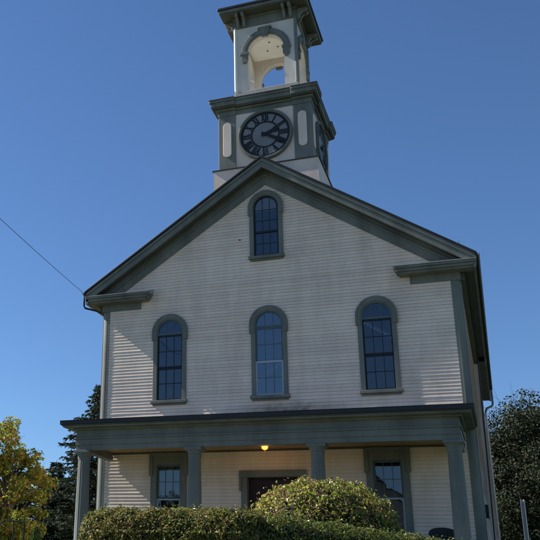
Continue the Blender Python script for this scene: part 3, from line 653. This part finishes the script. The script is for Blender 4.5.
def hedge(name, P0, P1, hw, zt0, zt1, n, mat, label, size=.05, ends=(1, 1)):
    P0, P1 = np.array(P0, float), np.array(P1, float); Ld = np.linalg.norm(P1-P0); d = (P1-P0)/Ld; nn = np.array([-d[1], d[0]])
    base = hgt(P0[0], P0[1])-.1
    root = thing(name, label, 'hedge', (0, 0, 0))
    def surf(k, shrink=0.):
        s = rng.uniform(-hw, Ld+hw, k); a = rng.uniform(-.35, PI+.35, k)
        return s, a
    def place(s, a, off):
        zt = np.interp(s, [0, Ld], [zt0, zt1]); H = zt-base
        # end rounding
        e = np.clip(np.maximum(-s, s-Ld)/hw, 0, 1); rr = np.sqrt(np.clip(1-e**2, 0, 1))
        ca, sa = np.cos(a), np.sin(a); q = 3.2
        m = (np.abs(ca)**q+np.abs(sa)**q)**(-1/q)
        w = ca*m*(hw+off)*np.where(rr < 1, rr, 1); zc = base+H*.55; zz = zc+sa*m*(H*.45+off)*(.55+.45*rr)
        low = a < 0; low2 = a > PI
        X = P0[None, :]+d[None, :]*s[:, None]+nn[None, :]*w[:, None]
        p = np.stack([X[:, 0], X[:, 1], zz], 1)
        nr = np.stack([nn[0]*ca, nn[1]*ca, sa], 1); nr[:, :2] += d[None, :]*(np.sign(s-Ld/2)*e)[:, None]
        return p, nr
    s, a = surf(n)
    off = -np.abs(rng.normal(0, .05, n))+.02
    p, nr = place(s, a, off); p += nr*(lump(p, 3.1, .035, 2.)+lump(p, 9., .022, 5.))[:, None]
    # below the rounded flank fill straight down to the ground
    k = int(n*.35); s2 = rng.uniform(-hw, Ld+hw, k); a2 = np.where(rng.random(k) < .5, 0, PI).astype(float)
    p2, nr2 = place(s2, a2, -np.abs(rng.normal(0, .05, k))); p2[:, 2] = base+rng.random(k)*(p2[:, 2]-base)
    # a few shoots stand proud of the clipped face
    k3 = n//40; s3, a3 = surf(k3); a3 = np.clip(a3, .3, PI-.3); p3, nr3 = place(s3, a3, rng.uniform(.03, .11, k3))
    V, F = leaves(np.concatenate([p, p2, p3]), np.concatenate([nr, nr2, nr3]), size)
    leaf_obj('foliage', V, F, mat, root)
    # twiggy core
    S = np.linspace(-hw*.9, Ld+hw*.9, 24); Aa = np.linspace(-.0, PI, 13); ss, aa = np.meshgrid(S, Aa, indexing='ij')
    pc, _ = place(ss.ravel(), aa.ravel(), -.12+0*ss.ravel())
    m = MB(); vs = pc.reshape(24, 13, 3); full = []
    for i in range(24):
        r = [tuple(v) for v in vs[i]]; r = [(r[0][0], r[0][1], base)]+r+[(r[-1][0], r[-1][1], base)]; full += r
    m.add(full, [(i*15+j, i*15+j+1, (i+1)*15+j+1, (i+1)*15+j) for i in range(23) for j in range(14)], True); m.build('branches', 'twig', root)
    return root
hedge('clipped_hedge', (.12, -13), (2.45, -13.0), .48, 2.93, 2.92, 30000, 'hedge', 'flat-topped clipped hedge with rounded end and browning leaves in front of the left porch columns')
hedge('clipped_hedge', (3.05, -12.75), (6.1, -10.3), .42, 2.85, 2.53, 24000, 'hedge2', 'green clipped hedge running below the domed bush towards the right porch column', size=.045)
def dome_bush(c, rx, ry, H, n, mat, label, name='domed_bush', size=.066):
    base = hgt(c[0], c[1])-.05; root = thing(name, label, 'bush', (c[0], c[1], base))
    th = rng.uniform(0, 2*PI, n); ph = np.arcsin(rng.uniform(-.25, 1, n)); rr = 1-np.abs(rng.normal(0, .06, n))
    def P(th, ph, rr):
        q = 2.4; cp, sp = np.cos(ph), np.sin(ph); m = (np.abs(cp)**q+np.abs(sp)**q)**(-1/q)*rr
        return np.stack([rx*cp*m*np.cos(th), ry*cp*m*np.sin(th), H*.42+H*.58*sp*m], 1)
    p = P(th, ph, rr); nr = np.stack([np.cos(ph)*np.cos(th), np.cos(ph)*np.sin(th), np.sin(ph)], 1)
    p += nr*(lump(p, 2.6, .05, 1.)+lump(p, 7., .045, 3.))[:, None]
    k = n//50; t3 = rng.uniform(0, 2*PI, k); p3_ = np.arcsin(rng.uniform(0, 1, k)); p3 = P(t3, p3_, rng.uniform(1.0, 1.08, k)); n3 = np.stack([np.cos(p3_)*np.cos(t3), np.cos(p3_)*np.sin(t3), np.sin(p3_)], 1)
    V, F = leaves(np.concatenate([p, p3]), np.concatenate([nr, n3]), size, .6); leaf_obj('foliage', V, F, mat, root)
    m = MB(); 
    tt, pp = np.meshgrid(np.linspace(0, 2*PI, 25)[:-1], np.linspace(-.25, PI/2, 9), indexing='ij'); q = P(tt.ravel(), pp.ravel(), .87+0*tt.ravel())
    m.add([tuple(v) for v in q], [(i*9+j, i*9+j+1, ((i+1) % 24)*9+j+1, ((i+1) % 24)*9+j) for i in range(24) for j in range(8)], True)
    for i in range(9):
        a = i*.7; m.tube([(.15*math.cos(a), .15*math.sin(a), -.05), (.6*rx*math.cos(a), .6*ry*math.sin(a), H*.5)], .02, 5)
    m.build('branches', 'twig', root); return root
dome_bush((3.25, -10.0), 1.46, 1.25, 2.0, 13500, 'bush', 'large domed bush turning yellow and bronze in front of the church door')
# broadleaf trees
def broadleaf(name, label, cat, loc, H, crown_c, crown_r, nblob, nleaf, mat, size, seed, trunk_r=.16, blob=.42):
    rnd = random.Random(seed); base = hgt(loc[0], loc[1])-.05
    root = thing(name, label, cat, (loc[0], loc[1], base)); cz = crown_c-base
    t = MB(); top = Vector((0, 0, cz+crown_r[2]*.55)); t.tube([(0, 0, 0), (.04, .03, cz*.4), (-.03, .02, cz), tuple(top)], [trunk_r, trunk_r*.8, trunk_r*.55, .02], 10)
    blobs = []
    for i in range(nblob):
        while True:
            v = Vector((rnd.uniform(-1, 1), rnd.uniform(-1, 1), rnd.uniform(-1, 1)))
            if .35 < v.length < 1: break
        tap = 1-.45*max(0, v.z)**1.5
        c = Vector((v.x*crown_r[0]*tap, v.y*crown_r[1]*tap, cz+v.z*crown_r[2]))
        blobs.append((c, blob*rnd.uniform(.6, 1.25)*min(crown_r[0], 3)/2.2))
        z0 = max(cz*.35, min(cz+crown_r[2]*.3, c.z-crown_r[2]*rnd.uniform(.25, .5))); s0 = Vector((0, 0, z0)); md = s0.lerp(c, .5)+Vector((0, 0, -.1))
        t.tube([s0, md, c], [trunk_r*.32, trunk_r*.2, .012], 5)
        for q in range(4):
            e = c+Vector((rnd.gauss(0, 1), rnd.gauss(0, 1), rnd.gauss(.3, 1)))*blobs[-1][1]*.8; t.tube([md.lerp(c, .6), e], [.012, .004], 4)
    t.build('trunk', 'bark', root)
    ps = []; ns = []; w = np.array([b[1]**2 for b in blobs]); w /= w.sum()
    for (c, r), ww in zip(blobs, w):
        k = int(nleaf*ww); v = rng.normal(0, 1, (k, 3)); v /= np.linalg.norm(v, axis=1)[:, None]; rad = r*rng.uniform(.35, 1.12, k)**.7
        p = np.array(c)+v*rad[:, None]*np.array([1.15, 1.15, .8]); ps.append(p); ns.append(v*.6+np.array([0, 0, .5]))
    V, F = leaves(np.concatenate(ps), np.concatenate(ns), size, .75, .8); leaf_obj('crown', V, F, mat, root)
    return root
broadleaf('maple_tree', 'yellow and orange maple at the left edge of the picture beside the church', 'tree', (-12.95, 6), 8, 5.3, (1.85, 2.1, 3.3), 95, 17000, 'maple', .13, 3, .15, .46)
broadleaf('copper_tree', 'large dark round-headed tree behind the right side of the church', 'tree', (8.2, 25), 12, 6.9, (4.4, 4.2, 5.0), 200, 110000, 'darkleaf', .125, 5, .35, .72)
# spruces
def spruce(name, label, loc, H, Rb, seed, n_needle=26000, first=.1):
    rnd = random.Random(seed); base = hgt(loc[0], loc[1])-.05; root = thing(name, label, 'spruce tree', (loc[0], loc[1], base))
    t = MB(); t.tube([(0, 0, 0), (0, 0, H*.5), (0, 0, H)], [H*.016, H*.010, .01], 10); P = []; U = []
    z = H*first
    while z < H*.985:
        f = 1-(z/H); L = Rb*(f**.8)*rnd.uniform(.7, 1.12)+.12; nb = 6 if f > .15 else 5
        a0 = rnd.uniform(0, 6.28)
        for b in range(nb):
            a = a0+b*2*PI/nb+rnd.uniform(-.3, .3); Lb = L*rnd.uniform(.7, 1.1); dx, dy = math.cos(a), math.sin(a)
            pts = []
            for i in range(8):
                s = i/7; pts.append(Vector((dx*Lb*s, dy*Lb*s, z+Lb*(.12*s-.50*s*s+.30*s**3))))
            t.tube(pts, [.03*(1-i/8)*f+.006 for i in range(8)], 4)
            # needled twigs hang from the branch
            k = max(8, int(Lb*34))
            for q in range(k):
                s = rnd.uniform(.12, 1.0); i = min(6, int(s*7)); p = pts[i].lerp(pts[i+1], s*7-i)
                side = rnd.choice((-1, 1)); ll = rnd.uniform(.12, .34)*(1.15-s*.6)*(1+.25*Lb)
                dd = Vector((-dy*side*rnd.uniform(.2, 1)+dx*.6, dx*side*rnd.uniform(.2, 1)+dy*.6, rnd.uniform(-.75, .05))).normalized()
                for w_ in range(6):
                    P.append(p+dd*ll*(w_+.5)/6); U.append(dd)
        z += H*.018*rnd.uniform(.7, 1.3)+.04
    t.build('trunk', 'bark', root)
    P = np.array([tuple(p) for p in P]); U = np.array([tuple(u) for u in U]); n = len(P)
    r = rng.normal(0, 1, (n, 3)); v = np.cross(U, r); v /= np.linalg.norm(v, axis=1)[:, None]+1e-9
    u = U*.7+v*.5; u /= np.linalg.norm(u, axis=1)[:, None]; w = np.cross(u, rng.normal(0, 1, (n, 3))); w /= np.linalg.norm(w, axis=1)[:, None]+1e-9
    s = rng.uniform(.07, .13, n)[:, None]; q = s*.28
    V = np.stack([P-w*q, P+u*s-w*q*.3, P+u*s+w*q*.3, P+w*q], 1).reshape(-1, 3); F = np.arange(4*n).reshape(n, 4)
    leaf_obj('crown', V, F, 'needle', root); return root
spruce('spruce_tree', 'tall dark spruce showing between the left porch column and the church corner', (-12.7, 15), 10.2, 4.4, 11, first=.04)
spruce('spruce_tree', 'lower dark spruce between the maple and the tall spruce', (-15.4, 15.5), 6.2, 2.6, 12, first=.04)
spruce('spruce_tree', 'dark spruce standing low behind the yellow maple', (-19.5, 18.5), 6.6, 3.2, 13, first=.04)
# across the street, behind the camera: what the windows mirror
hs = thing('neighbour_house', 'white gabled house across the street facing the church', 'house', (-4.0, -54, 0))
MB().box(-5.5, 5.5, -4.5, 4.5, 0, 7.4).prism([(-5.5, 7.4), (5.5, 7.4), (0, 12.2)], 4.49, -4.49).build('wall', 'cream', hs)
for sx in (-1, 1): MB().prism([(0, 12.25), (sx*6.0, 7.02), (sx*6.0, 7.2), (0, 12.5)], -5, 5).build('roof', 'roof', hs)
for x in (-3.6, -1.2, 1.2, 3.6):
    for z in (1.2, 4.4):
        wi = MB().box(x-.5, x+.5, 4.5, 4.53, z, z+1.6).build('window', 'glass', hs); MB().box(x-.6, x+.6, 4.5, 4.56, z-.12, z).build('sill', 'trim', wi)
MB().box(-.55, .55, 4.5, 4.55, .1, 2.2).build('door', 'door', hs)
for i, (x, y, hh) in enumerate(((-15, -53, 6.2), (-22.5, -54, 7.3), (10, -55, 6.5), (-31, -52, 6.6))):  # unseen trees added so the lower windows have something dark to mirror
    broadleaf('street_tree', ['dark leafy tree left of the house across the street', 'tallest dark tree across the street', 'leafy tree right of the house across the street', 'last dark tree of the row across the street'][i], 'tree', (x, y), 10, hh*.75, (4.6, 4, hh*.66), 80, 9000, 'darkleaf', .5, 20+i, .3, .95)['group'] = 'trees across the street'
# small cedar under the maple
def cedar(loc, H, r, label):
    base = hgt(loc[0], loc[1]); root = thing('cedar_shrub', label, 'shrub', (loc[0], loc[1], base)); n = 2600
    z = rng.random(n)**.8; a = rng.uniform(0, 2*PI, n); rr = r*(1-z)**.7*(1-np.abs(rng.normal(0, .2, n)))
    p = np.stack([rr*np.cos(a), rr*np.sin(a), .05+z*H], 1); nr = np.stack([np.cos(a), np.sin(a), .2+0*a], 1)
    V, F = leaves(p, nr, .13, .5); leaf_obj('foliage', V, F, 'cedar', root); MB().tube([(0, 0, -.05), (0, 0, H*.9)], [.05, .01], 6).build('trunk', 'bark', root)
cedar((-8.45, 0.5), 1.55, .45, 'small bright green conical shrub at the lower left under the maple')
# ------------------------------------------------------------------ light, sky, camera
sd = Vector((-1, -.070, .864)).normalized(); el = math.asin(sd.z)
S = D.lights.new('sun', 'SUN'); S.energy = 5.0; S.angle = math.radians(.53); S.color = (1, .95, .88)
so = D.objects.new('sun', S); COL.objects.link(so); so.rotation_euler = (-sd).to_track_quat('-Z', 'Y').to_euler()
w = D.worlds.new('World'); scene.world = w; w.use_nodes = True; nt = w.node_tree
bg = nt.nodes['Background']; sk = nt.nodes.new('ShaderNodeTexSky'); sk.sky_type = 'NISHITA'; sk.sun_disc = False
sk.sun_elevation = el; sk.sun_rotation = math.atan2(sd.x, sd.y); sk.altitude = 200; sk.air_density = 1.0; sk.dust_density = 0.0; sk.ozone_density = 9.0
nt.links.new(sk.outputs[0], bg.inputs[0]); bg.inputs[1].default_value = .066
cd = D.cameras.new('camera'); cam = D.objects.new('camera', cd); COL.objects.link(cam); scene.camera = cam
p, r, y = (math.radians(a) for a in (19.953, 2.212, 23.89))
fw = Vector((-math.sin(y)*math.cos(p), math.cos(y)*math.cos(p), math.sin(p))); rt = Vector((math.cos(y), math.sin(y), 0)); up = rt.cross(fw)
r2 = rt*math.cos(r)+up*math.sin(r); u2 = -rt*math.sin(r)+up*math.cos(r)
mt = Matrix((r2, u2, -fw)).transposed().to_4x4(); mt.translation = (6.498, -27.811, 1.6); cam.matrix_world = mt
cd.sensor_width = 36; cd.lens = 36*883.408/540; cd.shift_x = 160/540; cd.shift_y = 0; cd.clip_end = 2000; cd.clip_start = .05
scene.view_settings.view_transform = 'Standard'; scene.view_settings.look = 'None'; scene.view_settings.gamma = 1; scene.view_settings.exposure = .98
scene.render.film_transparent = False
scene.cycles.max_bounces = 8
